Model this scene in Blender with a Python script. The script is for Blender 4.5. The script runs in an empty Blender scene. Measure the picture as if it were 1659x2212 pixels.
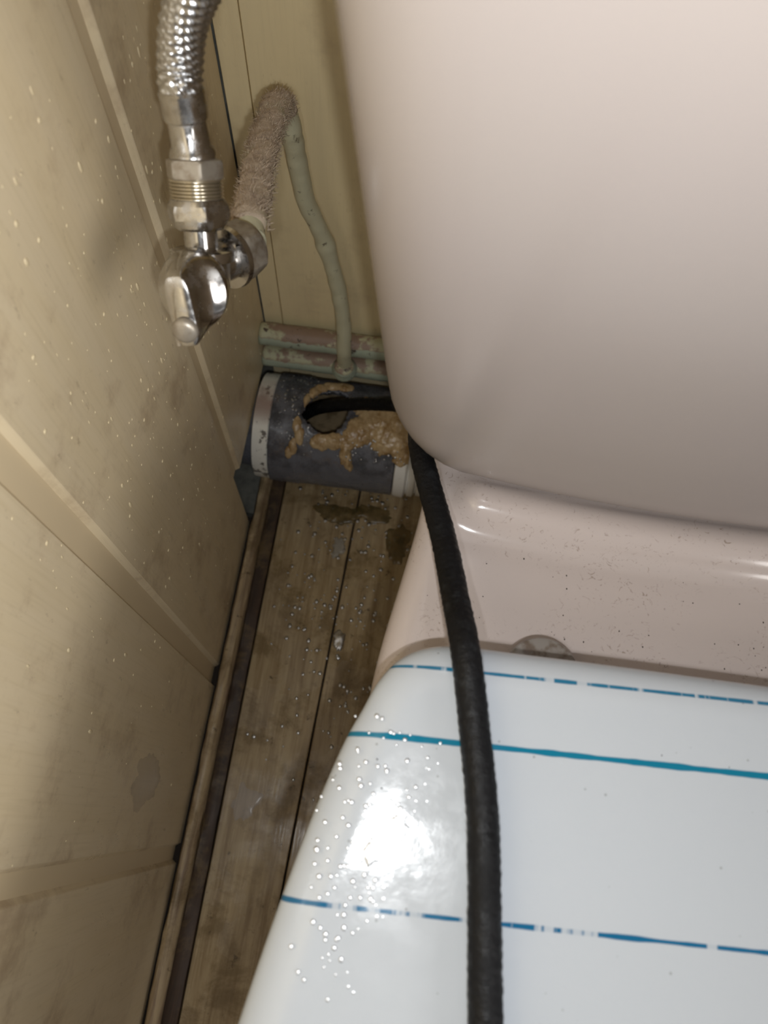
import bpy, bmesh, math, random
from mathutils import Vector, Matrix, noise
random.seed(7)
SC = bpy.context.scene
COL = SC.collection
PI = math.pi
V = Vector

# ------------------------------------------------------------------ camera
CAM = V((0.1417, -0.4074, 0.700))
RIGHT = V((0.99092, 0.12849, 0.03962))
DOWN = V((0.13387, -0.91526, -0.37997))
FWD = V((-0.01256, 0.38182, -0.92415))
cd = bpy.data.cameras.new('camera')
cam = bpy.data.objects.new('camera', cd)
COL.objects.link(cam)
m = Matrix((RIGHT, -DOWN, -FWD)).transposed().to_4x4()
m.translation = CAM
cam.matrix_world = m
cd.sensor_fit = 'HORIZONTAL'
cd.sensor_width = 36.0
cd.lens = 36.0 * 1600 / 1659
cd.clip_start = 0.01
cd.dof.use_dof = True
cd.dof.focus_distance = 0.42
cd.dof.aperture_fstop = 13.0
SC.camera = cam

# ------------------------------------------------------------------ world, lights, exposure
w = bpy.data.worlds.new('world')
SC.world = w
w.use_nodes = True
w.node_tree.nodes['Background'].inputs['Color'].default_value = (1.0, 0.97, 0.95, 1)
w.node_tree.nodes['Background'].inputs['Strength'].default_value = 0.14

def flash(name, right, down, power, size):
    ld = bpy.data.lights.new(name, 'POINT')
    ld.shadow_soft_size = size / 2; ld.energy = power
    ld.color = (0.96, 0.985, 1.0)
    o = bpy.data.objects.new(name, ld)
    COL.objects.link(o)
    mm = m.copy(); mm.translation = CAM + RIGHT * right + DOWN * down
    o.matrix_world = mm
flash('phone_flash', 0.012, 0.028, 1.62, 0.007)
flash('phone_flash_second', -0.014, 0.032, 0.55, 0.007)

ld = bpy.data.lights.new('room_lamp', 'POINT')                    # the bathroom's own lamp, right of and behind the viewer
ld.energy = 15; ld.shadow_soft_size = 0.22; ld.color = (1.0, 0.97, 0.94)
o = bpy.data.objects.new('room_lamp', ld); COL.objects.link(o)
o.location = (1.02, -0.96, 0.96)

SC.view_settings.view_transform = 'Standard'
SC.view_settings.look = 'None'
SC.view_settings.gamma = 1.0
SC.view_settings.use_curve_mapping = False
SC.view_settings.exposure = 0.2

# ------------------------------------------------------------------ helpers
def srgb(r, g, b):
    f = lambda c: (c / 255) / 12.92 if c / 255 <= 0.04045 else ((c / 255 + 0.055) / 1.055) ** 2.4
    return (f(r), f(g), f(b), 1)

class Mat:
    """small node builder around one Principled shader"""
    def __init__(s, name, color, rough=0.5, metal=0.0, **kw):
        s.m = bpy.data.materials.new(name); s.m.use_nodes = True
        s.nt = s.m.node_tree; s.n = s.nt.nodes; s.l = s.nt.links
        s.p = s.n['Principled BSDF']
        s.p.inputs['Base Color'].default_value = color
        s.p.inputs['Roughness'].default_value = rough
        s.p.inputs['Metallic'].default_value = metal
        for k, v in kw.items(): s.p.inputs[k.replace('_', ' ')].default_value = v
        s.col = None; s.base = color
        s.tc = s.n.new('ShaderNodeTexCoord')
    def noise(s, scale, stretch=(1, 1, 1), detail=4, rough=0.6, dist=0.0, off=(0, 0, 0)):
        mp = s.n.new('ShaderNodeMapping'); mp.inputs['Scale'].default_value = stretch
        mp.inputs['Location'].default_value = off
        s.l.new(s.tc.outputs['Object'], mp.inputs[0])
        t = s.n.new('ShaderNodeTexNoise'); t.inputs['Scale'].default_value = scale
        t.inputs['Detail'].default_value = detail; t.inputs['Roughness'].default_value = rough
        t.inputs['Distortion'].default_value = dist
        s.l.new(mp.outputs[0], t.inputs['Vector'])
        return t.outputs['Fac']
    def voro(s, scale, stretch=(1, 1, 1)):
        mp = s.n.new('ShaderNodeMapping'); mp.inputs['Scale'].default_value = stretch
        s.l.new(s.tc.outputs['Object'], mp.inputs[0])
        t = s.n.new('ShaderNodeTexVoronoi'); t.inputs['Scale'].default_value = scale
        s.l.new(mp.outputs[0], t.inputs['Vector'])
        return t.outputs['Distance']
    def ramp(s, fac, a, b, va=0.0, vb=1.0):
        r = s.n.new('ShaderNodeMapRange'); r.interpolation_type = 'SMOOTHSTEP'
        r.inputs[1].default_value = a; r.inputs[2].default_value = b
        r.inputs[3].default_value = va; r.inputs[4].default_value = vb
        s.l.new(fac, r.inputs[0]); return r.outputs[0]
    def math(s, op, a, b=None):
        n = s.n.new('ShaderNodeMath'); n.operation = op
        for i, v in enumerate((a, b)):
            if v is None: continue
            if isinstance(v, (int, float)): n.inputs[i].default_value = v
            else: s.l.new(v, n.inputs[i])
        return n.outputs[0]
    def axis(s, k, src='Object'):
        x = s.n.new('ShaderNodeSeparateXYZ')
        if src == 'Normal':
            g = s.n.new('ShaderNodeNewGeometry'); s.l.new(g.outputs['Normal'], x.inputs[0])
        else: s.l.new(s.tc.outputs[src], x.inputs[0])
        return x.outputs[k]
    def mix(s, fac, color):
        n = s.n.new('ShaderNodeMix'); n.data_type = 'RGBA'
        s.l.new(fac, n.inputs[0])
        if s.col is None: n.inputs[6].default_value = s.base
        else: s.l.new(s.col, n.inputs[6])
        n.inputs[7].default_value = color
        s.col = n.outputs[2]; s.l.new(s.col, s.p.inputs['Base Color']); return s
    def rough(s, fac): s.l.new(fac, s.p.inputs['Roughness']); return s
    def bump(s, fac, strength=0.3, dist=0.001):
        b = s.n.new('ShaderNodeBump'); b.inputs['Strength'].default_value = strength
        b.inputs['Distance'].default_value = dist
        s.l.new(fac, b.inputs['Height']); s.l.new(b.outputs[0], s.p.inputs['Normal']); return s

def empty(name, loc, label, cat, group=None):
    o = bpy.data.objects.new(name, None); COL.objects.link(o)
    o.location = loc; o.empty_display_size = 0.02
    o['label'] = label; o['category'] = cat
    if group: o['group'] = group
    return o

def build(name, bm, mat, parent=None, smooth=True, angle=None, label=None, cat=None, kind=None, group=None):
    """link one mesh object; the bmesh is in world space"""
    me = bpy.data.meshes.new(name)
    bmesh.ops.recalc_face_normals(bm, faces=bm.faces)
    off = V((0, 0, 0)); p = parent
    while p is not None:
        off += p.location; p = p.parent
    if off.length: bmesh.ops.translate(bm, vec=-off, verts=bm.verts)
    bm.to_mesh(me); bm.free()
    if smooth:
        me.polygons.foreach_set('use_smooth', [True] * len(me.polygons))
        if angle: me.set_sharp_from_angle(angle=math.radians(angle))
    me.materials.append(mat.m)
    o = bpy.data.objects.new(name, me); COL.objects.link(o)
    if parent: o.parent = parent
    for k, v in (('label', label), ('category', cat), ('kind', kind), ('group', group)):
        if v: o[k] = v
    return o

def box(bm, a, b, bev=0.0, seg=1):
    bm2 = bmesh.new()
    bmesh.ops.create_cube(bm2, size=1)
    for v in bm2.verts:
        v.co = V([(a[i] + b[i]) / 2 + v.co[i] * (b[i] - a[i]) for i in range(3)])
    if bev: bmesh.ops.bevel(bm2, geom=bm2.edges[:], offset=bev, segments=seg, affect='EDGES', profile=0.5)
    merge(bm, bm2)

def merge(bm, bm2):
    me = bpy.data.meshes.new('t'); bm2.to_mesh(me); bm2.free(); bm.from_mesh(me); bpy.data.meshes.remove(me)

def grid(bm, rows, closed_u=True, cap0=False, cap1=False):
    """rows: list of rings of points -> quads"""
    vs = [[bm.verts.new(p) for p in r] for r in rows]
    n = len(rows[0])
    for i in range(len(rows) - 1):
        for j in range(n if closed_u else n - 1):
            k = (j + 1) % n
            bm.faces.new((vs[i][j], vs[i][k], vs[i + 1][k], vs[i + 1][j]))
    if cap0: bm.faces.new(vs[0][::-1])
    if cap1: bm.faces.new(vs[-1])
    return vs

def frame(a):
    a = V(a).normalized()
    h = V((0, 0, 1)) if abs(a.z) < 0.9 else V((0, 1, 0))
    x = h.cross(a).normalized(); y = a.cross(x)
    return x, y, a

def lathe(bm, org, axis, prof, seg=40, cap=True, fr=None, rfun=None):
    """prof: list of (s, r) along axis"""
    x, y, a = fr or frame(axis)
    rows = []
    for s, r in prof:
        ring = []
        for j in range(seg):
            t = 2 * PI * j / seg
            rr = rfun(t, s, r) if rfun else r
            ring.append(V(org) + a * s + x * (rr * math.cos(t)) + y * (rr * math.sin(t)))
        rows.append(ring)
    grid(bm, rows, True, cap, cap)

def catmull(pts, n):
    P = [V(p) for p in pts]; P = [2 * P[0] - P[1]] + P + [2 * P[-1] - P[-2]]
    out = []
    for i in range(1, len(P) - 2):
        for k in range(n):
            t = k / n; a, b, c, d = P[i - 1:i + 3]
            out.append(0.5 * (2 * b + (c - a) * t + (2 * a - 5 * b + 4 * c - d) * t * t + (3 * b - a - 3 * c + d) * t ** 3))
    out.append(P[-2]); return out

def resample(path, step):
    out = [path[0]]; acc = 0
    for a, b in zip(path, path[1:]):
        L = (b - a).length
        while acc + L >= step:
            t = (step - acc) / L; a = a.lerp(b, t); out.append(a); L = (b - a).length; acc = 0
        acc += L
    return out

def sweep(bm, path, rad, seg=20, cap=True, disp=None):
    """rad: function of (index fraction); disp(t, s, point) extra radius"""
    n = len(path); tang = [(path[min(i + 1, n - 1)] - path[max(i - 1, 0)]).normalized() for i in range(n)]
    x, y, _ = frame(tang[0]); rows = []; s = 0
    for i in range(n):
        if i: s += (path[i] - path[i - 1]).length
        x = (x - tang[i] * x.dot(tang[i])).normalized(); y = tang[i].cross(x)
        r0 = rad(i / (n - 1)) if callable(rad) else rad
        ring = []
        for j in range(seg):
            t = 2 * PI * j / seg
            d = x * math.cos(t) + y * math.sin(t)
            r = r0 + (disp(t, s, path[i], d) if disp else 0)
            ring.append(path[i] + d * r)
        rows.append(ring)
    grid(bm, rows, True, cap, cap)

def nz(p, f, o=0.0): return noise.noise(V((p[0] * f + o, p[1] * f + 3.1 + o, p[2] * f - 1.7)))
def smooth(a, b, x):
    t = max(0, min(1, (x - a) / (b - a))); return t * t * (3 - 2 * t)

# ------------------------------------------------------------------ materials
def pvc(name, col, grime=1.0):
    M = Mat(name, col, 0.34)
    M.mix(M.ramp(M.noise(9, (6, 6, 0.5), 3), 0.35, 0.7, 0, 0.45 * grime), srgb(228, 208, 168))
    M.mix(M.ramp(M.noise(60, (8, 8, 0.35), 3), 0.45, 0.75, 0, 0.22 * grime), srgb(196, 176, 136))
    M.mix(M.ramp(M.noise(14, (1, 1, 1), 6, 0.7), 0.50, 0.72, 0, 0.6 * grime), srgb(170, 144, 114))
    M.mix(M.ramp(M.noise(160, (1, 1, 0.5), 4, 0.75), 0.60, 0.76, 0, 0.5 * grime), srgb(140, 116, 86))
    M.rough(M.ramp(M.noise(40, (1, 1, 0.4), 4), 0.3, 0.7, 0.26, 0.46))
    M.bump(M.noise(220, (1, 1, 0.3), 4), 0.06, 0.0006)
    return M
m_pvc = pvc('beige_pvc_panel', srgb(232, 214, 180))
m_pvcb = pvc('beige_pvc_panel_back', srgb(246, 228, 184), 0.45)
m_pvcrec = Mat('pvc_joint_tongue', srgb(222, 202, 166), 0.4)
m_plaster = Mat('grey_green_plaster', srgb(124, 123, 114), 0.85)
m_plaster.mix(m_plaster.ramp(m_plaster.noise(40), 0.4, 0.7), srgb(84, 84, 78)).bump(m_plaster.noise(90), 0.5, 0.002)
m_slab = Mat('dark_subfloor', srgb(52, 42, 34), 0.9)

def wood(name, col, dark, light, rmin, rmax):
    M = Mat(name, col, 0.4)
    M.mix(M.ramp(M.noise(16, (9, 0.55, 6), 5, 0.65, 0.4), 0.35, 0.72), dark)
    M.mix(M.ramp(M.noise(70, (9, 0.4, 6), 4, 0.6), 0.5, 0.75, 0, 0.55), light)
    M.mix(M.ramp(M.noise(22, (1, 1, 1), 6, 0.72, 0.3), 0.46, 0.64, 0, 0.7), srgb(112, 92, 60))
    M.mix(M.ramp(M.noise(75, (1, 1, 1), 5, 0.7), 0.60, 0.70, 0, 0.85), srgb(70, 54, 34))
    M.rough(M.ramp(M.noise(18), 0.4, 0.62, rmin, rmax))
    M.bump(M.noise(60, (9, 0.4, 6), 4), 0.18, 0.0008)
    return M
m_wood = wood('wet_wood_plank', srgb(172, 152, 118), srgb(138, 116, 84), srgb(190, 170, 136), 0.16, 0.5)
m_trim = wood('worn_trim_wood', srgb(184, 162, 126), srgb(116, 92, 74), srgb(206, 186, 150), 0.45, 0.7)
m_trimd = wood('dark_trim_wood', srgb(70, 52, 38), srgb(50, 38, 28), srgb(84, 64, 46), 0.55, 0.75)  # dark brown throughout, for the low strip beside the bead

m_cer = Mat('beige_ceramic', srgb(149, 140, 136), 0.27)
m_cer.mix(m_cer.ramp(m_cer.noise(5, detail=2), 0.35, 0.7, 0, 0.4), srgb(150, 142, 132))
m_deck = Mat('beige_ceramic_grubby', srgb(184, 172, 167), 0.15, Coat_Weight=0.3, Coat_Roughness=0.05)
f = m_deck.ramp(m_deck.noise(190, (1, 1, 1), 5, 0.7, 2.5), 0.58, 0.66, 0, 0.6)
zone = m_deck.ramp(m_deck.noise(16, off=(0.3, 0, 0)), 0.38, 0.56)
m_deck.mix(m_deck.math('MULTIPLY', f, zone), srgb(120, 104, 86))
m_deck.bump(m_deck.noise(600), 0.03, 0.0004)

m_lid = Mat('white_plastic_with_blue_lines', srgb(176, 181, 187), 0.12)
m_lid.mix(m_lid.ramp(m_lid.voro(120), 0.07, 0.045, 0, 0.6), srgb(120, 122, 122))
m_lid.bump(m_lid.noise(130, detail=4, rough=0.65), 0.16, 0.0006)
m_lid.rough(m_lid.ramp(m_lid.noise(75, detail=4), 0.35, 0.65, 0.09, 0.20))
def lid_line(y0, half, color, dash):
    # ring-grained print: a straight coloured line across the lid in the lid's own coordinates
    y = m_lid.math('ADD', m_lid.axis(1), m_lid.math('MULTIPLY', m_lid.axis(0), -0.030))
    d = m_lid.math('ABSOLUTE', m_lid.math('SUBTRACT', y, y0))
    wob = m_lid.ramp(m_lid.noise(55, (1, 0.2, 0.2), 2), 0.3, 0.7, half * 0.75, half * 1.2)
    e = m_lid.math('SUBTRACT', wob, d)
    f = m_lid.ramp(e, -0.0003, 0.0003)
    if dash:
        g = m_lid.ramp(m_lid.noise(140, (1, 0.05, 0.05), 3, 0.65, off=(y0 * 31, 0, 0)), 0.40, 0.48, 0.12, 1.0)
        f = m_lid.math('MULTIPLY', f, g)
    m_lid.mix(f, color)

m_seat = Mat('white_seat_plastic', srgb(214, 214, 212), 0.2)
m_capm = Mat('grey_hinge_cap', srgb(128, 122, 116), 0.3)
m_capm.mix(m_capm.ramp(m_capm.noise(120, detail=6), 0.45, 0.62), srgb(94, 80, 68))

m_grey = Mat('grey_sewer_plastic', srgb(106, 107, 114), 0.32)
nzv = m_grey.axis(2)
m_grey.mix(m_grey.math('MULTIPLY', m_grey.ramp(nzv, 0.055, 0.085), m_grey.ramp(m_grey.noise(60, detail=6, rough=0.7), 0.42, 0.62, 0, 0.85)), srgb(62, 62, 66))
m_grey.mix(m_grey.math('MULTIPLY', m_grey.ramp(nzv, 0.05, 0.08), m_grey.ramp(m_grey.noise(45, detail=6, rough=0.7, off=(2, 0, 0)), 0.52, 0.68, 0, 0.7)), srgb(104, 92, 82))
m_grey.rough(m_grey.ramp(m_grey.noise(90, detail=4), 0.35, 0.65, 0.18, 0.5))
m_grey.bump(m_grey.noise(160, detail=5, rough=0.7), 0.10, 0.0012)
m_white = Mat('white_plastic_connector', srgb(236, 234, 228), 0.25)
m_white.mix(m_white.ramp(m_white.noise(110, detail=5, rough=0.7), 0.64, 0.70, 0, 0.7), srgb(124, 112, 92))
m_whited = Mat('grimy_white_collar', srgb(244, 241, 230), 0.35)
m_whited.mix(m_whited.ramp(m_whited.noise(130, detail=6, rough=0.7), 0.56, 0.62, 0, 0.9), srgb(92, 84, 76))
m_whited.mix(m_whited.math('MULTIPLY', m_whited.ramp(m_whited.axis(2), 0.097, 0.105), m_whited.ramp(m_whited.noise(30, detail=4), 0.3, 0.55, 0.3, 0.9)), srgb(164, 138, 126))

m_slud = Mat('tan_sludge', srgb(188, 162, 122), 0.16)
m_slud.mix(m_slud.ramp(m_slud.noise(70, detail=6, rough=0.7), 0.4, 0.68), srgb(144, 112, 70))
m_slud.mix(m_slud.ramp(m_slud.noise(190, detail=4, rough=0.7, off=(4, 0, 0)), 0.56, 0.7), srgb(212, 188, 146))
m_slud.bump(m_slud.noise(500, detail=4), 0.35, 0.001)
m_scum = Mat('green_brown_scum', srgb(126, 106, 68), 0.2, Alpha=0.72)
m_scum.mix(m_scum.ramp(m_scum.noise(90, detail=6), 0.4, 0.65), srgb(86, 74, 42))
m_scum.bump(m_scum.noise(400, detail=4), 0.3, 0.001)
m_foam = Mat('grey_foam', srgb(170, 164, 152), 0.25, Alpha=0.75)
m_glare = Mat('floor_glare', srgb(214, 208, 204), 0.2, Alpha=0.35)  # whitish tint paints in the flash glare on the floor board
m_wet = Mat('wet_film', srgb(206, 198, 184), 0.12, Alpha=0.28)  # water film on the wall; its pale tint paints in the bowl's reflection
m_mud = Mat('murky_water', srgb(150, 132, 104), 0.08)
m_mud.mix(m_mud.ramp(m_mud.noise(60, detail=4), 0.45, 0.65), srgb(110, 94, 70))
m_rub = Mat('black_rubber', srgb(12, 12, 14), 0.5, Specular_IOR_Level=0.22)
m_rub.mix(m_rub.ramp(m_rub.noise(140, (1, 1, 1), 5, 0.7), 0.52, 0.72, 0, 0.7), srgb(34, 36, 38))
m_rub.rough(m_rub.ramp(m_rub.noise(110), 0.35, 0.65, 0.4, 0.65))
m_rub.bump(m_rub.noise(420, detail=4, rough=0.7), 0.5, 0.0012)
m_chr = Mat('grubby_chrome', srgb(196, 194, 192), 0.17, 1.0)
m_chr.mix(m_chr.ramp(m_chr.noise(130, detail=5), 0.45, 0.7, 0, 0.55), srgb(150, 142, 132))
m_chr.rough(m_chr.ramp(m_chr.noise(160, detail=4), 0.4, 0.7, 0.12, 0.4))
m_dull = Mat('dulled_chrome', srgb(170, 162, 150), 0.4, 0.55)
m_dull.mix(m_dull.ramp(m_dull.noise(190, detail=5), 0.4, 0.7), srgb(140, 128, 112))
m_brass = Mat('brass_thread', srgb(206, 198, 180), 0.22, 0.9)
m_steel = Mat('braided_steel', srgb(205, 205, 206), 0.28, 1.0)
m_green = Mat('grey_green_paint', srgb(208, 204, 174), 0.4)
m_green.mix(m_green.ramp(m_green.noise(120, detail=5, rough=0.7), 0.6, 0.7, 0, 0.85), srgb(92, 78, 60))
m_green.bump(m_green.noise(160, detail=4), 0.35, 0.0015)
m_gpipe = Mat('grey_green_paint_dusty_top', srgb(178, 188, 168), 0.4)
nn = m_gpipe.axis(2, 'Normal')
wv = m_gpipe.math('ADD', nn, m_gpipe.math('MULTIPLY', m_gpipe.noise(60, detail=5, rough=0.7), 0.9))
m_gpipe.mix(m_gpipe.ramp(wv, 0.90, 1.02), srgb(154, 130, 112))
m_gpipe.mix(m_gpipe.math('MULTIPLY', m_gpipe.ramp(wv, 0.92, 1.08), m_gpipe.ramp(m_gpipe.noise(45, detail=5, off=(1, 0, 0)), 0.48, 0.56)), srgb(196, 194, 160))
m_gpipe.mix(m_gpipe.ramp(m_gpipe.noise(75, detail=5, rough=0.7, off=(0, 4, 0)), 0.6, 0.68), srgb(84, 68, 58))
m_gpipe.bump(m_gpipe.noise(240, detail=5, rough=0.7), 0.4, 0.002)
m_dust = Mat('matted_dust', srgb(236, 214, 188), 0.95)
m_dust.mix(m_dust.ramp(m_dust.noise(110, detail=6, rough=0.7), 0.5, 0.72), srgb(184, 158, 136))
m_dust.mix(m_dust.ramp(m_dust.noise(60, detail=4, off=(3, 0, 0)), 0.55, 0.72), srgb(224, 212, 178))
m_dust.bump(m_dust.noise(500, detail=5, rough=0.8), 0.8, 0.003)
m_water = Mat('clear_water', (1, 1, 1, 1), 0.08)
nt = m_water.nt
gl = nt.nodes.new('ShaderNodeBsdfGlossy'); gl.inputs['Roughness'].default_value = 0.36
tr = nt.nodes.new('ShaderNodeBsdfTransparent'); fr = nt.nodes.new('ShaderNodeFresnel'); fr.inputs['IOR'].default_value = 1.95
mx = nt.nodes.new('ShaderNodeMixShader')
ml = nt.nodes.new('ShaderNodeMath'); ml.operation = 'MULTIPLY'; ml.use_clamp = True; ml.inputs[1].default_value = 5.0   # reflection boosted beyond real water so the glints stand out
nt.links.new(fr.outputs[0], ml.inputs[0]); nt.links.new(ml.outputs[0], mx.inputs[0]); nt.links.new(tr.outputs[0], mx.inputs[1]); nt.links.new(gl.outputs[0], mx.inputs[2])
nt.links.new(mx.outputs[0], nt.nodes['Material Output'].inputs['Surface'])
m_fleck = Mat('dried_splash', srgb(230, 212, 174), 0.4)
m_dark = Mat('dark_dirt', srgb(40, 30, 22), 0.7)

# ------------------------------------------------------------------ structure: floor
bm = bmesh.new(); box(bm, (-0.07, -1.0, -0.030), (0.8, 0.02, -0.012))
floor = build('floor', bm, m_slab, smooth=False, kind='structure')
def plank(x0, x1, first=False):
    b = bmesh.new(); box(b, (x0, -0.98, -0.012), (x1, 0.0, 0.0), 0.0007)
    for v in b.verts:
        if not (first and v.co.x < x0 + 0.01): v.co.x += 0.036 * v.co.y      # the boards run slightly off square to the wall
    return build('plank', b, m_wood, floor, smooth=False)
xs = [0.0268, 0.1085, 0.1815, 0.254, 0.327, 0.400, 0.473, 0.546, 0.62, 0.70]
for i in range(len(xs) - 1): plank(xs[i] + 0.0009, xs[i + 1] - 0.0009, i == 0)

bm = bmesh.new(); box(bm, (-0.060, -0.1385, -0.012), (0.0030, 0.0, -0.0008))
build('cavity_floor', bm, m_plaster, floor, smooth=False)

# left edge strip and worn bead
def strip(name, prof, mat, y0, y1, parent=None, kind=None, amp=0.0006, f=60):
    b = bmesh.new(); rows = []; n = 120
    for i in range(n + 1):
        y = y0 + (y1 - y0) * i / n
        rows.append([V((x + amp * nz((0, y, k), f), y, z + amp * nz((k, y, 0), f, 5))) for k, (x, z) in enumerate(prof)])
    grid(b, rows, True, True, True)
    return build(name, b, mat, parent, True, 40, kind=kind)
base = strip('baseboard_left', [(0.0145, -0.012), (0.0145, 0.0032), (0.0160, 0.0044), (0.0225, 0.0042), (0.0265, 0.0028), (0.0275, -0.012)], m_trimd, -0.97, -0.0985, kind='structure')
strip('bead', [(0.0034, -0.012), (0.0034, 0.0125), (0.0052, 0.0150), (0.0085, 0.0156), (0.0118, 0.0140), (0.0142, 0.0105), (0.0144, -0.012)], m_trim, -0.97, -0.0985, base, amp=0.0009)

# ------------------------------------------------------------------ structure: left wall
bm = bmesh.new(); box(bm, (-0.075, -1.0, -0.012), (-0.060, 0.0, 1.25))
wl = build('wall_left', bm, m_plaster, smooth=False, kind='structure')
bm = bmesh.new()
for y in (-0.1425, -0.304, -0.4545, -0.6095):                      # tongues seen at the bottom of the joints
    box(bm, (-0.0065, y - 0.012, 0.006 if y < -0.2 else 0.098), (-0.0032, y + 0.012, 1.25))
build('joint_tongue', bm, m_pvcrec, wl, smooth=False)
def lpanel(y0, y1, z0, ch0, ch1):
    """wall panel, front at x=0; chamfered long edges of width ch"""
    b = bmesh.new()
    sec = [(-0.0095, y0 + 0.0015), (-0.0032, y0), (-0.0004, y0 + ch0), (0.0, y0 + ch0 * 1.25),
           (0.0, y1 - ch1 * 1.25), (-0.0004, y1 - ch1), (-0.0032, y1), (-0.0095, y1 - 0.0015)]
    grid(b, [[V((x, y, z)) for x, y in sec] for z in (z0, 1.25)], True, True, True)
    return build('panel', b, m_pvc, wl, smooth=False)
lpanel(-0.1370, -0.0004, 0.0965, 0.0022, 0.0005)
lpanel(-0.2965, -0.1490, 0.004, 0.0022, 0.0018)
lpanel(-0.4490, -0.3115, 0.004, 0.0022, 0.0022)
lpanel(-0.6040, -0.4600, 0.004, 0.0022, 0.0022)
lpanel(-0.98, -0.6150, 0.004, 0.0022, 0.0022)

# ------------------------------------------------------------------ structure: back wall
bm = bmesh.new(); box(bm, (-0.075, 0.0095, -0.012), (0.8, 0.025, 1.25))
wb = build('wall_back', bm, m_plaster, smooth=False, kind='structure')
bx = [0.0006, 0.0176, 0.1776, 0.3376, 0.4976, 0.6576, 0.80]
for i in range(len(bx) - 1):
    b = bmesh.new(); box(b, (bx[i] + 0.00035, 0.0, 0.0), (bx[i + 1] - 0.00035, 0.0095, 1.25), 0.0005)
    build('panel', b, m_pvcb, wb, smooth=False)

# ------------------------------------------------------------------ toilet
TX = 0.292
toilet = empty('toilet', (TX, -0.34, 0.0), 'beige ceramic close-coupled toilet with white closed lid beside the panelled wall', 'toilet')

def cistern_front(x):
    return -0.270 + 0.013 * min(1, ((x - TX) / 0.157) ** 2)
def ring_cistern(wd, inset, z, lean):
    pts = []; hw = wd - inset * 1.45; yb = -0.022 - inset * 0.3; rc = max(0.008, 0.034 - inset * 0.3)
    N = 24
    def yf(x): return -0.270 - lean + inset + 0.013 * min(1, (x / wd) ** 2)
    for i in range(N + 1):                                       # front, left to right
        x = -hw + rc + (2 * hw - 2 * rc) * i / N
        pts.append((x, yf(x)))
    def arc(cx, cy, a0, a1, r, n=8):
        for k in range(1, n): pts.append((cx + r * math.cos(a0 + (a1 - a0) * k / n), cy + r * math.sin(a0 + (a1 - a0) * k / n)))
    yc = yf(hw - rc) + rc
    arc(hw - rc, yc, -PI / 2, 0, rc)
    for k in range(7): pts.append((hw, yc + (yb - 0.02 - yc) * k / 6))
    arc(hw - 0.02, yb - 0.02, 0, PI / 2, 0.02)
    for k in range(7): pts.append((hw - 0.02 - 2 * (hw - 0.02) * k / 6, yb))
    arc(-hw + 0.02, yb - 0.02, PI / 2, PI, 0.02)
    for k in range(7): pts.append((-hw, yb - 0.02 + (yc - yb + 0.02) * k / 6))
    arc(-hw + rc, yc, PI, 1.5 * PI, rc)
    return [V((TX + x, y, z)) for x, y in pts]
def cist_w(z): return 0.1605 + (z - 0.425) * 0.100
bm = bmesh.new(); rows = []
Z0 = 0.3765
for k in range(13):
    a = PI / 2 * k / 12; R = 0.054
    z = Z0 + R * (1 - math.cos(a)); ins = 0.024 * (1 - math.sin(a))
    rows.append(ring_cistern(cist_w(z), ins, z, 0.0))
for k in range(1, 25):
    z = Z0 + 0.054 + (0.745 - Z0 - 0.054) * k / 24
    rows.append(ring_cistern(cist_w(z), 0, z, 0.03 * (k / 24)))
grid(bm, rows, True, True, True)
build('cistern', bm, m_cer, toilet, True, 60)
bm = bmesh.new(); rows = []
for z, ins in ((0.746, 0.004), (0.748, -0.006), (0.768, -0.008), (0.776, -0.004), (0.779, 0.006), (0.781, 0.05)):
    rows.append(ring_cistern(cist_w(0.745), ins, z, 0.03))
grid(bm, rows, True, True, True)
build('cistern_lid', bm, m_cer, toilet, True, 60)

# rear deck: height field with a rounded bead in front of the cistern, rolled edges, skirt
def deck_h(x, y):
    d = y - cistern_front(x)                                     # negative in front of the cistern
    fade = smooth(0.160, 0.182, x) * smooth(2 * TX - 0.160, 2 * TX - 0.182, x)
    z = 0.3715 + fade * (0.0098 * smooth(-0.0125, -0.0015, d) * (1 - 0.75 * smooth(0.006, 0.018, d)) - 0.0010 * math.exp(-((d + 0.015) / 0.006) ** 2))
    return z
def deck_hw(y): return 0.1355 + 0.0125 * smooth(-0.24, -0.355, y) + 0.004 * smooth(-0.30, -0.42, y)
bm = bmesh.new(); rows = []
NX, NY = 90, 80
for i in range(NY + 1):
    y = -0.045 - (0.44 - 0.045) * i / NY
    hw = deck_hw(y); row = []
    RE = 0.012
    for k in range(4): row.append(V((TX - hw * 0.80 + 0.0 * k, y, 0.30 + 0.01 * k)))
    for k in range(9):
        a = PI * 0.75 * (1 - k / 8) + 0
        row.append(V((TX - hw + RE - RE * math.sin(a), y, deck_h(TX - hw + RE, y) - RE + RE * math.cos(a))))
    for k in range(1, NX):
        x = TX - hw + RE + 2 * (hw - RE) * k / NX
        row.append(V((x, y, deck_h(x, y))))
    for k in range(9):
        a = PI * 0.75 * k / 8
        row.append(V((TX + hw - RE + RE * math.sin(a), y, deck_h(TX + hw - RE, y) - RE + RE * math.cos(a))))
    for k in range(4): row.append(V((TX + hw * 0.80, y, 0.33 - 0.01 * k)))
    rows.append(row)
grid(bm, rows, True, True, True)
build('rear_deck', bm, m_deck, toilet, True, 60)
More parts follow.
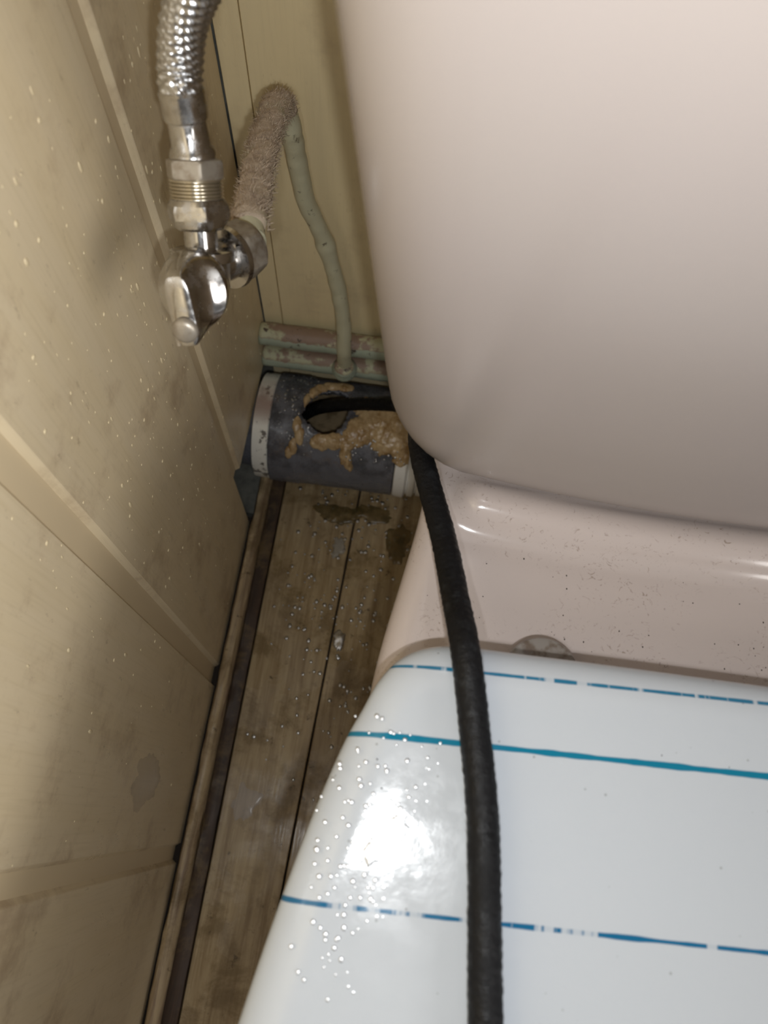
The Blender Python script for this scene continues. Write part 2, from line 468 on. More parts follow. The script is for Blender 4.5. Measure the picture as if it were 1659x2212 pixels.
# bowl and pedestal
bm = bmesh.new(); rows = []
for z, cy, hw, hl in ((0.0, -0.30, 0.095, 0.205), (0.02, -0.30, 0.093, 0.203), (0.08, -0.305, 0.085, 0.195), (0.18, -0.34, 0.088, 0.20),
                      (0.26, -0.44, 0.115, 0.22), (0.31, -0.50, 0.14, 0.23), (0.34, -0.545, 0.158, 0.225), (0.375, -0.565, 0.166, 0.212), (0.386, -0.567, 0.162, 0.208), (0.388, -0.567, 0.15, 0.195)):
    rows.append([V((TX + hw * math.cos(2 * PI * j / 64), cy + hl * math.sin(2 * PI * j / 64), z)) for j in range(64)])
grid(bm, rows, True, True, True)
build('bowl', bm, m_cer, toilet, True, 60)

# lid outline (left half, rear to front) and its rolled slab
half = [(0.0, -0.3395), (-0.050, -0.3396), (-0.092, -0.3400), (-0.118, -0.3405), (-0.131, -0.3432), (-0.1405, -0.3490), (-0.1472, -0.3580), (-0.1518, -0.3690),
        (-0.1580, -0.3850), (-0.1675, -0.4200), (-0.1778, -0.4700), (-0.1865, -0.5250), (-0.1895, -0.5850), (-0.181, -0.6500), (-0.158, -0.7080), (-0.118, -0.7560), (-0.062, -0.7840), (0.0, -0.7930)]
hp = catmull([(x, y, 0) for x, y in half], 7)
out = hp + [V((-p.x, p.y, 0)) for p in hp[-2:0:-1]]
CY = -0.56
def lid_ring(d, z):
    """outline moved inwards by d"""
    n = len(out); r = []
    for i, p in enumerate(out):
        t = (out[(i + 1) % n] - out[i - 1]).normalized()
        nrm = V((-t.y, t.x, 0))
        if nrm.dot(V((0, CY, 0)) - p) < 0: nrm = -nrm
        q = p + nrm * d
        r.append(V((TX + q.x, q.y, z)))
    return r
def lid_slab(z0, z1, R, dome):
    rows = [lid_ring(0.012, z0), lid_ring(0.002, z0), lid_ring(0.0, z0 + 0.002)]
    for k in range(0, 13):
        a = PI / 2 * k / 12
        rows.append(lid_ring(R * (1 - math.cos(a)), z1 - 0.011 + 0.011 * math.sin(a)))
    last = lid_ring(R, z1); c = V((TX, CY, z1))
    for k in range(1, 16):
        s = 1 - k / 16
        rows.append([c.lerp(p, s) + V((0, 0, dome * (1 - s * s))) for p in last])
    for r in rows:
        for p in r: p.z += 0.034 * (p.y + 0.345)                  # the closed lid slopes a little to the front
    b = bmesh.new(); grid(b, rows, True, True, True); return b
lid_line(-0.3780 + 0.34 + 0.0035, 0.0011, srgb(12, 106, 134), False)
lid_line(-0.3515 + 0.34 + 0.0035, 0.0007, srgb(28, 100, 132), True)
lid_line(-0.4348 + 0.34 + 0.0035, 0.0008, srgb(18, 90, 128), True)
build('seat_lid', lid_slab(0.4045, 0.4200, 0.017, 0.002), m_lid, toilet, True, 50)
bm = bmesh.new()                                                  # the ring seat below the lid
rows = [lid_ring(0.008, 0.390), lid_ring(0.005, 0.392), lid_ring(0.005, 0.400), lid_ring(0.010, 0.4035), lid_ring(0.05, 0.4035), lid_ring(0.058, 0.399), lid_ring(0.058, 0.390), lid_ring(0.008, 0.390)]
grid(bm, rows, True); bmesh.ops.remove_doubles(bm, verts=bm.verts, dist=1e-6)
build('seat_ring', bm, m_seat, toilet, True, 50)
for x in (0.2135, 2 * TX - 0.2135):
    b = bmesh.new()
    lathe(b, (x, -0.3425, 0.3715), (0, 0, 1), [(0, 0.0160), (0.010, 0.0165), (0.0145, 0.0165), (0.0160, 0.0158), (0.0166, 0.0140), (0.0168, 0.0)], 48, False)
    build('hinge_cap', b, m_capm, toilet, True, 40, label='grey round hinge cap')

# ------------------------------------------------------------------ soil pipe with a burst hole
PY, PZ = -0.0652, 0.0537
pipe = empty('soil_pipe', (0.07, PY, 0.0), 'grey plastic sewer pipe with a ragged hole, low behind the toilet', 'pipe')
HOLE = [(0.0465, 77), (0.0520, 70.5), (0.0578, 65.4), (0.0630, 61.5), (0.0675, 59.5), (0.0740, 61), (0.0797, 64.4), (0.0840, 70), (0.0863, 76.1), (0.0882, 85), (0.0889, 94), (0.088, 103),
        (0.0845, 110), (0.078, 113.5), (0.069, 112), (0.0610, 107.7), (0.0560, 101), (0.0520, 95), (0.0480, 87)]
def inpoly(x, t, P):
    c = False; j = len(P) - 1
    for i in range(len(P)):
        (xi, ti), (xj, tj) = P[i], P[j]
        if (ti > t) != (tj > t) and x < (xj - xi) * (t - ti) / (tj - ti) + xi: c = not c
        j = i
    return c
def on_pipe(x, th, r):
    a = math.radians(th); return V((x, PY - r * math.cos(a), PZ + r * math.sin(a)))
def dpoly(x, t, P):
    """distance in metres to a polygon's outline on the pipe surface (negative inside)"""
    k = 0.053 * PI / 180; best = 9
    p = V((x, t * k))
    for i in range(len(P)):
        a = V((P[i - 1][0], P[i - 1][1] * k)); b = V((P[i][0], P[i][1] * k))
        ab = b - a; s = max(0, min(1, (p - a).dot(ab) / ab.length_squared))
        best = min(best, (p - a - ab * s).length)
    return -best if inpoly(x, t, P) else best
R_G = 0.053
bm = bmesh.new()
X0, X1, NXp, NT = 0.0185, 0.1365, 118, 240
vs = {}
def prof_r(x): return R_G + (0.0012 if x < 0.045 else 0.0012 * smooth(0.0475, 0.045, x)) - 0.0012
for i in range(NXp + 1):
    x = X0 + (X1 - X0) * i / NXp
    for j in range(NT):
        th = 360 * j / NT
        r = prof_r(x) + 0.0005 * nz((x, th * 0.001, 0), 90)
        d = dpoly(x, th, HOLE) if (20 < th < 150 and 0.03 < x < 0.11) else 1
        if d < 0.004: r += 0.0012 * nz((x, th * 0.0009, 1), 240) - 0.0010 * smooth(0.004, 0, d)
        vs[i, j] = bm.verts.new(on_pipe(x, th, r))
for i in range(NXp):
    for j in range(NT):
        x = X0 + (X1 - X0) * (i + .5) / NXp; th = 360 * (j + .5) / NT
        jag = 0.0012 * nz((x, th * 0.0009, 7), 260)
        if 20 < th < 150 and dpoly(x, th, HOLE) + jag < 0: continue
        k = (j + 1) % NT
        bm.faces.new((vs[i, j], vs[i, k], vs[i + 1, k], vs[i + 1, j]))
bmesh.ops.delete(bm, geom=[v for v in bm.verts if not v.link_faces], context='VERTS')
bmesh.ops.recalc_face_normals(bm, faces=bm.faces)
body = build('pipe_body', bm, m_grey, pipe)
sm = body.modifiers.new('wall', 'SOLIDIFY'); sm.thickness = 0.0035; sm.offset = -1
bm = bmesh.new()
lathe(bm, (0.0025, PY, PZ), (1, 0, 0), [(0.0, 0.044), (0.0, 0.0500), (0.0008, 0.0511), (0.0145, 0.0513), (0.0157, 0.0500), (0.0157, 0.044), (0.0, 0.044)], 96, False)
build('collar', bm, m_whited, pipe, True, 40, label='speckled white plastic collar')
bm = bmesh.new()
lathe(bm, (-0.058, PY, PZ), (1, 0, 0), [(0.0, 0.0412), (0.060, 0.0412), (0.060, 0.036), (0.0, 0.036), (0.0, 0.0412)], 72, False)
build('pipe_neck', bm, m_grey, pipe, True, 40)
bm = bmesh.new()                                                  # ribbed white connector towards the toilet
pr = [(0.0, 0.046), (0.0, 0.0515), (0.001, 0.0528), (0.0105, 0.0532), (0.0120, 0.0515), (0.0128, 0.0490), (0.0138, 0.0490), (0.0146, 0.0512), (0.0195, 0.0514), (0.0208, 0.0498), (0.0215, 0.0475), (0.0225, 0.0475), (0.0232, 0.0496),
      (0.0285, 0.0498), (0.0295, 0.0470), (0.0310, 0.0470), (0.0320, 0.0490), (0.0380, 0.0490), (0.039, 0.0462), (0.060, 0.0462), (0.060, 0.044), (0.0, 0.044)]
lathe(bm, (0.1372, PY, PZ), (1, 0, 0), pr, 96, False)
build('ribbed_connector', bm, m_white, pipe, True, 40, label='white ribbed connector ring')
bm = bmesh.new()                                                  # murky water lying in the pipe
L = []
zw = PZ - 0.006; hwid = math.sqrt(0.049 ** 2 - 0.006 ** 2)
n1, n2 = 30, 14
rows = [[V((0.021 + 0.112 * i / n1, PY - hwid + 2 * hwid * j / n2, zw + 0.0025 * nz((i * .3, j * .3, 2), 1.0))) for j in range(n2 + 1)] for i in range(n1 + 1)]
grid(bm, rows, False)
build('murky_water', bm, m_mud, pipe)

# sludge: a thickness field on the pipe surface
def sludge(name, blobs, mat, label, hmax, x0, x1, t0, t1, seed, nx=110, nt=110, avoid=True):
    def hgt(x, th):
        k = 0.053 * PI / 180; best = -1
        for bx_, bt_, rx, rt, hh in blobs:
            d = math.hypot((x - bx_) / rx, (th - bt_) * k / rt)
            best = max(best, hh * (1 - d * d))
        h = best + 0.42 * nz((x, th * k, seed), 140) + 0.22 * nz((x, th * k, seed + 3), 330)
        if avoid:
            dd = dpoly(x, th, HOLE)
            if dd < 0.0015: h = min(h, (dd + 0.0005) / 0.0015)
        return h
    b = bmesh.new(); vv = {}
    for i in range(nx + 1):
        for j in range(nt + 1):
            x = x0 + (x1 - x0) * i / nx; th = t0 + (t1 - t0) * j / nt
            h = hgt(x, th)
            vv[i, j] = (b.verts.new(on_pipe(x, th, R_G + 0.0002 + hmax * (math.sqrt(max(h, 0)) * 0.8 + 0.2 * max(h, 0)) - (0.0012 if h <= 0 else 0))), h)
    for i in range(nx):
        for j in range(nt):
            q = [vv[i, j], vv[i + 1, j], vv[i + 1, j + 1], vv[i, j + 1]]
            if max(h for _, h in q) > 0: b.faces.new([v for v, _ in q])
    bmesh.ops.delete(b, geom=[v for v in b.verts if not v.link_faces], context='VERTS')
    return build(name, b, mat, label=label, cat='sludge')
sludge('sludge', [(0.128, 68, 0.018, 0.019, 1.0), (0.118, 84, 0.020, 0.020, 1.0), (0.140, 62, 0.014, 0.016, 1.0), (0.135, 84, 0.016, 0.020, 0.8), (0.104, 70, 0.014, 0.013, 0.9), (0.098, 62, 0.012, 0.009, 0.8), (0.106, 94, 0.012, 0.012, 0.7), (0.143, 50, 0.010, 0.010, 0.6)],
       m_slud, 'thick tan sludge heaped on the grey pipe right of the hole', 0.0048, 0.086, 0.1495, 38, 125, 1.0)
sludge('sludge', [(0.068, 52, 0.010, 0.008, 0.9), (0.079, 55, 0.011, 0.009, 1.0), (0.090, 55, 0.008, 0.009, 0.8), (0.090, 45, 0.005, 0.012, 0.8), (0.094, 36, 0.0038, 0.010, 0.9), (0.0965, 28.5, 0.0025, 0.005, 0.6)],
       m_slud, 'tan sludge under the lower lip of the hole with a pointed drip', 0.0040, 0.054, 0.102, 22, 66, 4.0)
sludge('sludge', [(0.047, 56, 0.0042, 0.010, 0.9), (0.042, 44, 0.0042, 0.009, 0.9), (0.0385, 38, 0.0035, 0.006, 0.8), (0.044, 66, 0.004, 0.008, 0.7)],
       m_slud, 'narrow streak of tan sludge left of the hole', 0.0026, 0.032, 0.054, 30, 76, 8.0)
sludge('sludge', [(0.0545, 104, 0.005, 0.007, 0.9), (0.060, 112, 0.006, 0.006, 0.9), (0.069, 118, 0.009, 0.0055, 1.0), (0.080, 120, 0.009, 0.006, 0.9), (0.049, 94, 0.003, 0.008, 0.7)],
       m_slud, 'orange-brown crust along the upper rim of the hole', 0.0028, 0.043, 0.095, 84, 132, 12.0)

# ------------------------------------------------------------------ two painted water pipes along the back wall
def wall_pipe(y, z, r, label, seed):
    b = bmesh.new()
    pa = [V((0.0005 + 0.0035 * i, y, z)) for i in range(180)]
    sweep(b, pa, r, 28, True, lambda t, s, p, d: 0.0007 * nz(p + d * r, 70, seed) + 0.0004 * nz(p + d * r, 230, seed))
    return build('water_pipe', b, m_gpipe, label=label, cat='pipe')
wall_pipe(-0.0148, 0.1338, 0.0105, 'upper grey-green painted pipe with dusty top along back wall', 2)
p_low = wall_pipe(-0.0165, 0.1035, 0.0108, 'lower grey-green painted pipe just above the grey sewer pipe', 6)

# ------------------------------------------------------------------ supply pipe: dusty bend, thin drop to the lower pipe
sp = empty('supply_pipe', (0.0785, -0.025, 0.113), 'dusty bent supply pipe rising from the lower wall pipe to the valve', 'pipe')
pts = [(0.0640, -0.1830, 0.4430), (0.0612, -0.1720, 0.4405), (0.0560, -0.1400, 0.4290), (0.0500, -0.0950, 0.4150), (0.0478, -0.0620, 0.4060), (0.0478, -0.0470, 0.4000), (0.0500, -0.0420, 0.3900), (0.0515, -0.0390, 0.3750),
       (0.0520, -0.0340, 0.3527), (0.0545, -0.0280, 0.3123), (0.0640, -0.0220, 0.2717), (0.0738, -0.0220, 0.2198), (0.0785, -0.0255, 0.1788), (0.0790, -0.0300, 0.1450), (0.0787, -0.0255, 0.1130)]
path = resample(catmull(pts, 12), 0.0022)
b = bmesh.new()
sweep(b, path, 0.0064, 20, True, lambda t, s, p, d: 0.0006 * nz(p + d * 0.006, 90) + 0.0012 * math.exp(-((p - V((0.0655, -0.022, 0.266))).length / 0.006) ** 2) + (0.0004 if s < 0.17 else 0))
build('pipe_run', b, m_green, sp)
b = bmesh.new()
lathe(b, (0.0787, -0.0268, 0.1105), (0.0, -0.35, 1.0), [(0.0, 0.0115), (0.003, 0.0118), (0.0055, 0.0105), (0.007, 0.0098), (0.009, 0.0098), (0.011, 0.0082), (0.0125, 0.006)], 32)
build('weld_collar', b, m_gpipe, sp, True, 40)
dust_path = [p for p in path if p.y < -0.041 and p.z > 0.392 and p.y > -0.176]
b = bmesh.new()
def dustd(t, s, p, d):
    up = d.z * 0.9 + d.y * -0.25
    return 0.0016 * smooth(-0.35, 0.25, up) - 0.0012 + 0.0012 * nz(p + d * 0.008, 160) + 0.0007 * nz(p + d * 0.008, 420)
sweep(b, resample(dust_path, 0.0016), 0.0076, 40, True, dustd)
build('dust_layer', b, m_dust, sp)
b = bmesh.new()                                                   # loose fibres standing off the dust
rr = random.Random(3)
for i in range(4200):
    k = rr.randrange(1, len(dust_path) - 1); c = dust_path[k].lerp(dust_path[k + 1], rr.random())
    ax = (dust_path[k + 1] - dust_path[k - 1]).normalized(); x, y, _ = frame(ax); t = rr.random() * 2 * PI
    d = x * math.cos(t) + y * math.sin(t)
    if d.z < -0.45: continue
    q = c + d * 0.0078; L = rr.uniform(0.0012, 0.0042)
    dirn = (d + V((rr.gauss(0, .6), rr.gauss(0, .6), rr.gauss(0, .6)))).normalized()
    sd = dirn.cross(V((rr.random(), rr.random(), rr.random()))).normalized() * 0.00022
    mid = q + dirn * L * 0.6; tip = mid + (dirn + V((rr.gauss(0, .5), rr.gauss(0, .5), rr.gauss(0, .5)))).normalized() * L * 0.4
    v = [b.verts.new(u) for u in (q - sd, q + sd, mid + sd * 0.7, mid - sd * 0.7, tip)]
    b.faces.new(v[:4]); b.faces.new((v[3], v[2], v[4]))
build('dust_fibres', b, m_dust, sp, kind='stuff')

# ------------------------------------------------------------------ stop valve
BC = V((0.0516, -0.2105, 0.4547))
A = V((0.02, -0.92, 0.37)).normalized()                           # spindle, towards the viewer
U = V((-0.088, 0.62, 0.78)).normalized()                          # outlet, up to the hose
S = U.cross(A).normalized()
valve = empty('stop_valve', BC, 'chrome angle stop valve with winged knob by left wall', 'valve')
def hexr(af):
    def f(t, s, r):
        a = (t % (PI / 3)) - PI / 6
        return min(r, af / 2 / math.cos(a))
    return f
FU = (S, U.cross(S), U)
b = bmesh.new()
lathe(b, BC - U * 0.010, U, [(0.0, 0.006), (0.0, 0.0085), (0.003, 0.0102), (0.010, 0.0106), (0.0130, 0.0108)], 48, True, FU)
lathe(b, BC + U * 0.0032, U, [(0.0, 0.0106), (0.0005, 0.0126), (0.003, 0.0130), (0.0046, 0.0128), (0.0052, 0.0112), (0.0052, 0.006)], 48, True, FU)
lathe(b, BC + U * 0.007, U, [(0.0, 0.0066), (0.010, 0.0066)], 40, True, FU)
x, y, _ = frame(-A)
lathe(b, BC, A, [(0.0, 0.0090), (0.0095, 0.0092), (0.011, 0.0088)], 40, True)
build('valve_body', b, m_chr, valve, True, 35)
INL = V((0.0622, -0.1900, 0.4455)); ID = (INL - BC).normalized()
b = bmesh.new()
lathe(b, BC + ID * 0.004, ID, [(0, 0.0085), (0.009, 0.0090), (0.0095, 0.0128), (0.0120, 0.0132), (0.0128, 0.0120), (0.0135, 0.0102)], 44)
build('inlet_flange', b, m_chr, valve, True, 35)
b = bmesh.new()
lathe(b, BC + ID * 0.0176, ID, [(0, 0.0118), (0.0015, 0.0128), (0.0085, 0.0128), (0.0105, 0.0112)], 48, True, None, hexr(0.0230))
build('inlet_nut', b, m_dull, valve, True, 25, label='rusty brown hex nut')
b = bmesh.new()
lathe(b, BC + U * 0.0158, U, [(0, 0.0088), (0.0010, 0.0100), (0.0040, 0.0122), (0.0055, 0.0128), (0.0072, 0.0128), (0.0092, 0.0120), (0.0112, 0.0104), (0.0114, 0.0090)], 96, True, FU, hexr(0.0218))
build('lower_hex_nut', b, m_chr, valve, True, 20)
b = bmesh.new()
pr = []
for k in range(6):
    s = 0.0268 + k * 0.00125
    pr += [(s, 0.0093), (s + 0.00045, 0.0104), (s + 0.00075, 0.0104)]
pr.append((0.0345, 0.0093))
lathe(b, BC, U, pr, 48, True, FU)
build('outlet_thread', b, m_brass, valve, True, 60, label='brass threaded outlet')
# knob: round base narrowing to a ribbed grip bar
b = bmesh.new(); rows = []
KO = BC + A * 0.0095
ga = math.radians(-8)                                             # grip bar direction, near the vertical
G1 = (U * math.cos(ga) + S * math.sin(ga)).normalized(); G2 = A.cross(G1)
def ksec(s, hl, hw_, p, n=72):
    r = []
    for j in range(n):
        t = 2 * PI * j / n; c, q = math.cos(t), math.sin(t)
        e = 2 / p
        r.append(KO + A * s + G1 * (hl * math.copysign(abs(c) ** e, c)) + G2 * (hw_ * math.copysign(abs(q) ** e, q)))
    return r
rows = [ksec(0.0, 0.0095, 0.0095, 2), ksec(0.0008, 0.0128, 0.0128, 2), ksec(0.003, 0.0142, 0.0142, 2), ksec(0.006, 0.0146, 0.0146, 2), ksec(0.0085, 0.0146, 0.0142, 2), ksec(0.0098, 0.0146, 0.0120, 2.1),
        ksec(0.0112, 0.0146, 0.0096, 2.3), ksec(0.013, 0.0146, 0.0078, 2.6), ksec(0.016, 0.0145, 0.0064, 3), ksec(0.0195, 0.0142, 0.0057, 3.4), ksec(0.0225, 0.0137, 0.0054, 3.6), ksec(0.0238, 0.0130, 0.0049, 3.6), ksec(0.0243, 0.0115, 0.0038, 3.4)]
grid(b, rows, True, True, True)
knob = build('knob', b, m_chr, valve, True, 30)
b = bmesh.new()                                                   # fine ribs along the flank of the grip bar
for k in range(11):
    o = KO + A * (0.0118 + k * 0.0011) + G1 * -0.0095
    for sgn in (1,):
        wv = (0.0090 if k < 2 else 0.0066) - 0.0001 * k
        box_o = o + G2 * (sgn * (wv - 0.0015))
        q = [box_o + G1 * a + A * c + G2 * (sgn * d) for a in (-0.0036, 0.0036) for c in (-0.0002, 0.0002) for d in (0, 0.0013)]
        vv = [b.verts.new(p) for p in q]
        for f in ((0, 1, 3, 2), (4, 6, 7, 5), (0, 4, 5, 1), (2, 3, 7, 6), (0, 2, 6, 4), (1, 5, 7, 3)): b.faces.new([vv[i] for i in f])
build('grip_ribs', b, m_dull, knob, False, kind='stuff')
b = bmesh.new()
lathe(b, KO + A * 0.0235 - G1 * 0.0066, A, [(0, 0.0050), (0.0012, 0.0052), (0.0024, 0.0046), (0.0031, 0.0032), (0.0034, 0.0014), (0.0035, 0.0)], 36, False)
build('screw_cap', b, m_dull, knob, True, 60, label='round cream screw cap')

# ------------------------------------------------------------------ braided hose above the valve
H0 = BC + U * 0.0338
hose = empty('braided_hose', H0, 'braided steel water hose screwed onto the top of the chrome valve', 'hose')
b = bmesh.new()
lathe(b, H0, U, [(0, 0.0096), (0.0008, 0.0108), (0.0016, 0.0112), (0.0062, 0.0112), (0.0070, 0.0106), (0.0076, 0.0086)], 96, True, FU, hexr(0.0196))
build('coupling_nut', b, m_dull, hose, True, 20)
hp0 = H0 + U * 0.0076
hpts = [hp0, hp0 + U * 0.010, V((0.0457, -0.1763, 0.5068)), V((0.0458, -0.1715, 0.5155)), V((0.0495, -0.1690, 0.5290)), V((0.0573, -0.1690, 0.5430)), V((0.0680, -0.1710, 0.5560)), V((0.080, -0.175, 0.566)), V((0.095, -0.182, 0.575)), V((0.112, -0.192, 0.586)), V((0.119, -0.195, 0.600))]
full = resample(catmull(hpts, 14), 0.0003)
cl = 0.0
T1 = (hpts[2] - hp0).normalized()
b = bmesh.new()
lathe(b, hp0 - T1 * 0.0008, T1, [(0, 0.0074), (0.0008, 0.0086), (0.0022, 0.0090), (0.0040, 0.0084), (0.0052, 0.0074), (0.0140, 0.0072)], 48)
build('hose_tail', b, m_chr, hose, True, 40)
b = bmesh.new()
lathe(b, hp0 + T1 * 0.0130, T1, [(0, 0.0066), (0.0006, 0.0080), (0.0016, 0.0084), (0.0085, 0.0084), (0.0095, 0.0086), (0.0105, 0.0080), (0.0107, 0.0066)], 48)
build('crimp_ferrule', b, m_chr, hose, True, 40)
bp = full[int(0.0225 / 0.0003):]
b = bmesh.new()
def weave(t, s, p, d):
    h = 0.5 + 0.5 * math.cos(7 * t + s * 160) * math.cos(s * 2 * PI / 0.0036)
    return 0.0011 * h ** 1.3 + 0.00012 * math.cos(28 * t + s * 2500)
sweep(b, bp, 0.0073, 110, True, weave)
build('braided_sleeve', b, m_steel, hose)

# ------------------------------------------------------------------ black drain hose
hpts = [(0.2030, -0.5600, 0.4205), (0.1980, -0.5100, 0.4222), (0.1923, -0.4632, 0.4240), (0.1868, -0.4069, 0.4260), (0.1805, -0.3709, 0.4265), (0.1752, -0.3440, 0.4250), (0.1714, -0.3234, 0.4135), (0.1670, -0.3003, 0.4020), (0.1620, -0.2810, 0.3950),
        (0.1573, -0.2662, 0.3910), (0.1512, -0.2460, 0.3865), (0.1490, -0.2250, 0.3740), (0.1510, -0.1880, 0.3180), (0.1535, -0.1500, 0.2500), (0.1560, -0.1150, 0.1980), (0.1500, -0.0920, 0.1650), (0.1310, -0.0770, 0.1430), (0.1050, -0.0690, 0.1250),
        (0.0800, -0.0650, 0.1100), (0.0600, -0.0630, 0.0960), (0.0470, -0.0630, 0.0820), (0.0370, -0.0640, 0.0660)]
path = resample(catmull(hpts, 12), 0.0011)
b = bmesh.new()
sweep(b, path, lambda k: 0.0056, 26, True, lambda t, s, p, d: 0.00022 * nz(p + d * 0.006, 300) + 0.0002 * nz(p + d * 0.006, 700) + 0.0001 * math.sin(s * 2 * PI / 0.0034 + t))
build('drain_hose', b, m_rub, label='black rubber drain hose running over the white lid into the burst grey pipe', cat='hose')

# ------------------------------------------------------------------ water, splashes, scum
def drops(name, spots, mat, label, cat, parent=None, kind='stuff', axis=2):
    b = bmesh.new()
    for p, r, flat, el in spots:
        res = bmesh.ops.create_icosphere(b, subdivisions=2, radius=1)
        for v in res['verts']:
            c = v.co.copy()
            if axis == 2: v.co = V((c.x * r, c.y * r * el, c.z * r * flat)) + V(p)
            else: v.co = V((c.x * r * flat, c.y * r, c.z * r * el)) + V(p)
    return build(name, b, mat, parent, label=label, cat=cat, kind=kind)
rr = random.Random(11)
def LZ(y): return 0.4202 + 0.034 * (y + 0.345)                    # top of the lid
sp_ = []
while len(sp_) < 300:                                             # spray on the lid's left half
    x = rr.gauss(0.158, 0.016); yv = rr.gauss(-0.418, 0.026)
    if x < 0.134 + (yv + 0.385) * 0.24 or yv > -0.372 or x > 0.20: continue
    sp_.append(((x, yv, LZ(yv)), rr.choice([0.0005, 0.0007, 0.0009]), 0.22, rr.uniform(0.8, 1.1)))
for i in range(60):
    yv = rr.uniform(-0.47, -0.39)
    sp_.append(((rr.uniform(0.19, 0.28), yv, LZ(yv)), rr.choice([0.0004, 0.0006, 0.0008]), 0.22, 1))
drops('water_droplets', sp_, m_water, 'fine clear water droplets sprayed over the white lid', 'droplets')
sp_ = []
while len(sp_) < 260:                                             # spray on the wooden floor
    x = rr.uniform(0.03, 0.165); yv = -0.10 - abs(rr.gauss(0.10, 0.085))
    if yv < -0.40 or rr.random() > smooth(0.02, 0.10, x) + 0.15: continue
    sp_.append(((x, yv, 0.0002), rr.choice([0.0009, 0.0012, 0.0016, 0.0021]), 0.34, rr.uniform(0.9, 1.1)))
drops('water_droplets', sp_, m_water, 'clear droplets and bubbles scattered over the wooden floor', 'droplets')

rr = random.Random(77); b = bmesh.new()                           # beads on the upper left of the grey pipe
for i in range(150):
    x = rr.uniform(0.020, 0.056) if i < 90 else rr.uniform(0.05, 0.147); th = rr.uniform(48, 135) if i < 90 else rr.uniform(36, 66)
    if dpoly(x, th, HOLE) < 0.002: continue
    r = rr.choice([0.0006, 0.0009, 0.0012]); c = on_pipe(x, th, R_G + (0.0003 if i < 90 else 0.0030 * (x > 0.09))); nrm = (c - V((x, PY, PZ))).normalized()
    for v in bmesh.ops.create_icosphere(b, subdivisions=2, radius=r)['verts']:
        v.co = v.co - nrm * v.co.dot(nrm) * 0.55 + c
build('water_beads', b, m_water, pipe, kind='stuff')

def film(name, cx, cy, rx, ry, h, mat, label, cat, seed, z=0.0, plane='z', rot=0.0, jag=0.45, freq=1.3, n=72, m_=12):
    b = bmesh.new(); rows = []
    for k in range(m_ + 1):
        f = 1 - k / m_ * 0.995; row = []
        for j in range(n):
            t = 2 * PI * j / n
            e = 1 + jag * noise.noise(V((math.cos(t) * freq + seed, math.sin(t) * freq, seed))) + jag * 0.5 * noise.noise(V((math.cos(t) * freq * 3, math.sin(t) * freq * 3, seed)))
            a, c = rx * f * e * math.cos(t), ry * f * e * math.sin(t)
            a, c = a * math.cos(rot) - c * math.sin(rot), a * math.sin(rot) + c * math.cos(rot)
            hh = h * math.sqrt(max(0, 1 - f ** 3)) * (1 + 0.35 * noise.noise(V((a * 180, c * 180, seed))))
            row.append(V((cx + a, cy + c, z + hh)) if plane == 'z' else V((z + hh, cx + a, cy + c)))
        rows.append(row)
    grid(b, rows, True, False, True)
    return build(name, b, mat, label=label, cat=cat)
film('water_puddle', 0.107, -0.255, 0.006, 0.010, 0.0016, m_water, 'small shining water blob on the gap between two floor boards', 'puddle', 3, 0.0001)
film('water_puddle', 0.158, -0.409, 0.0038, 0.0042, 0.0006, m_water, 'larger water blob on the white lid, right of the bright glare', 'puddle', 5, LZ(-0.409))
film('water_puddle', 0.151, -0.4175, 0.0038, 0.0042, 0.0006, m_water, 'larger water blob on the white lid, inside the bright glare', 'puddle', 9, LZ(-0.4175))
film('scum_patch', 0.085, -0.128, 0.022, 0.010, 0.0022, m_scum, 'olive brown scum on the floor under the grey pipe', 'sludge', 2, 0.0001, jag=0.5, freq=1.1)
film('scum_patch', 0.150, -0.150, 0.012, 0.020, 0.0018, m_scum, 'dark green scum on the floor beside the toilet base', 'sludge', 6, 0.0001, jag=0.5, freq=1.1)
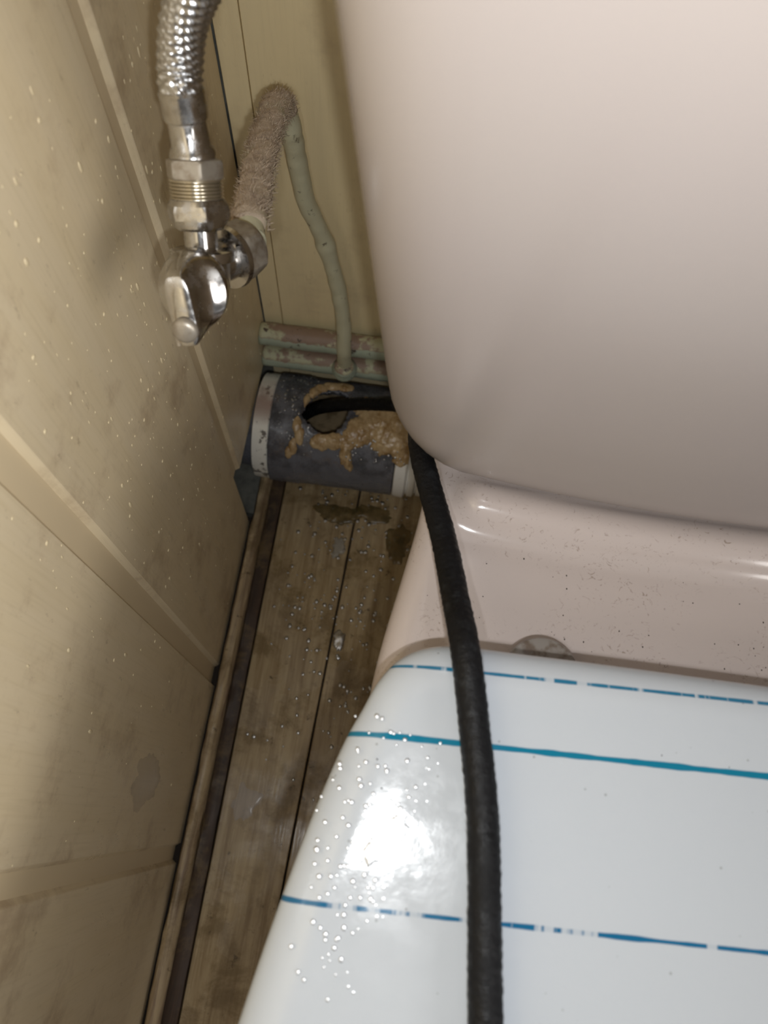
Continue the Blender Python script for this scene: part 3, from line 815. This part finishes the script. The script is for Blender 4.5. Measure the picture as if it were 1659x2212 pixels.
film('scum_patch', 0.118, -0.122, 0.020, 0.009, 0.0016, m_scum, 'brown scum on the second floor board below the white connector', 'sludge', 31, 0.0001, jag=0.5, freq=1.1)
film('scum_patch', 0.092, -0.163, 0.007, 0.011, 0.0024, m_foam, 'pale grey scum blob on the floor boards', 'sludge', 12, 0.0001, jag=0.5)

film('water_film', -0.402, 0.160, 0.017, 0.032, 0.0004, m_wet, 'thin wet film clinging to the wall panel above the worn skirting', 'water', 15, 0.0001, plane='x', jag=0.45, freq=1.4)
film('glare_film', 0.047, -0.408, 0.011, 0.013, 0.0008, m_glare, 'flash glare painted as a faint whitish film on the left floor board', 'painted_glare', 22, 0.0001, jag=0.5)

# raised dried splashes on the left wall, drawn downwards
rr = random.Random(21); sp_ = []
def panel_ok(yv, z):
    for a, c, lo in ((-0.135, -0.004, 0.10), (-0.2935, -0.151, 0.01), (-0.446, -0.3135, 0.02)):
        if a < yv < c and z > lo: return True
    return False
while len(sp_) < 520:
    yv = -0.02 - abs(rr.gauss(0.14, 0.12)); z = rr.gauss(0.36, 0.13)
    if not panel_ok(yv, z) or z > 0.62: continue
    r = rr.choice([0.0004, 0.0005, 0.0005, 0.0006, 0.0006, 0.0008, 0.0008, 0.0012])
    sp_.append(((0.0, yv, z), r, 0.42, rr.choice([0.9, 1.0, 1.2, 1.6, 2.4])))
drops('dried_splashes', sp_, m_fleck, 'small raised cream splash flecks dotted over the beige wall panels', 'splashes', axis=0)
# specks of dirt on lid and deck
rr = random.Random(5); sp_ = []
for i in range(46): sp_.append(((rr.uniform(0.15, 0.36), rr.uniform(-0.328, -0.285), 0.3716), rr.choice([0.00018, 0.0003]), 0.5, rr.uniform(0.8, 1.6)))
for i in range(30):
    yv = rr.uniform(-0.47, -0.37)
    sp_.append(((rr.uniform(0.145, 0.36), yv, LZ(yv)), rr.choice([0.00022, 0.0003]), 0.5, rr.uniform(0.8, 1.6)))
drops('dirt_specks', sp_, m_dark, 'tiny dark dirt specks on the toilet deck and lid', 'dirt')
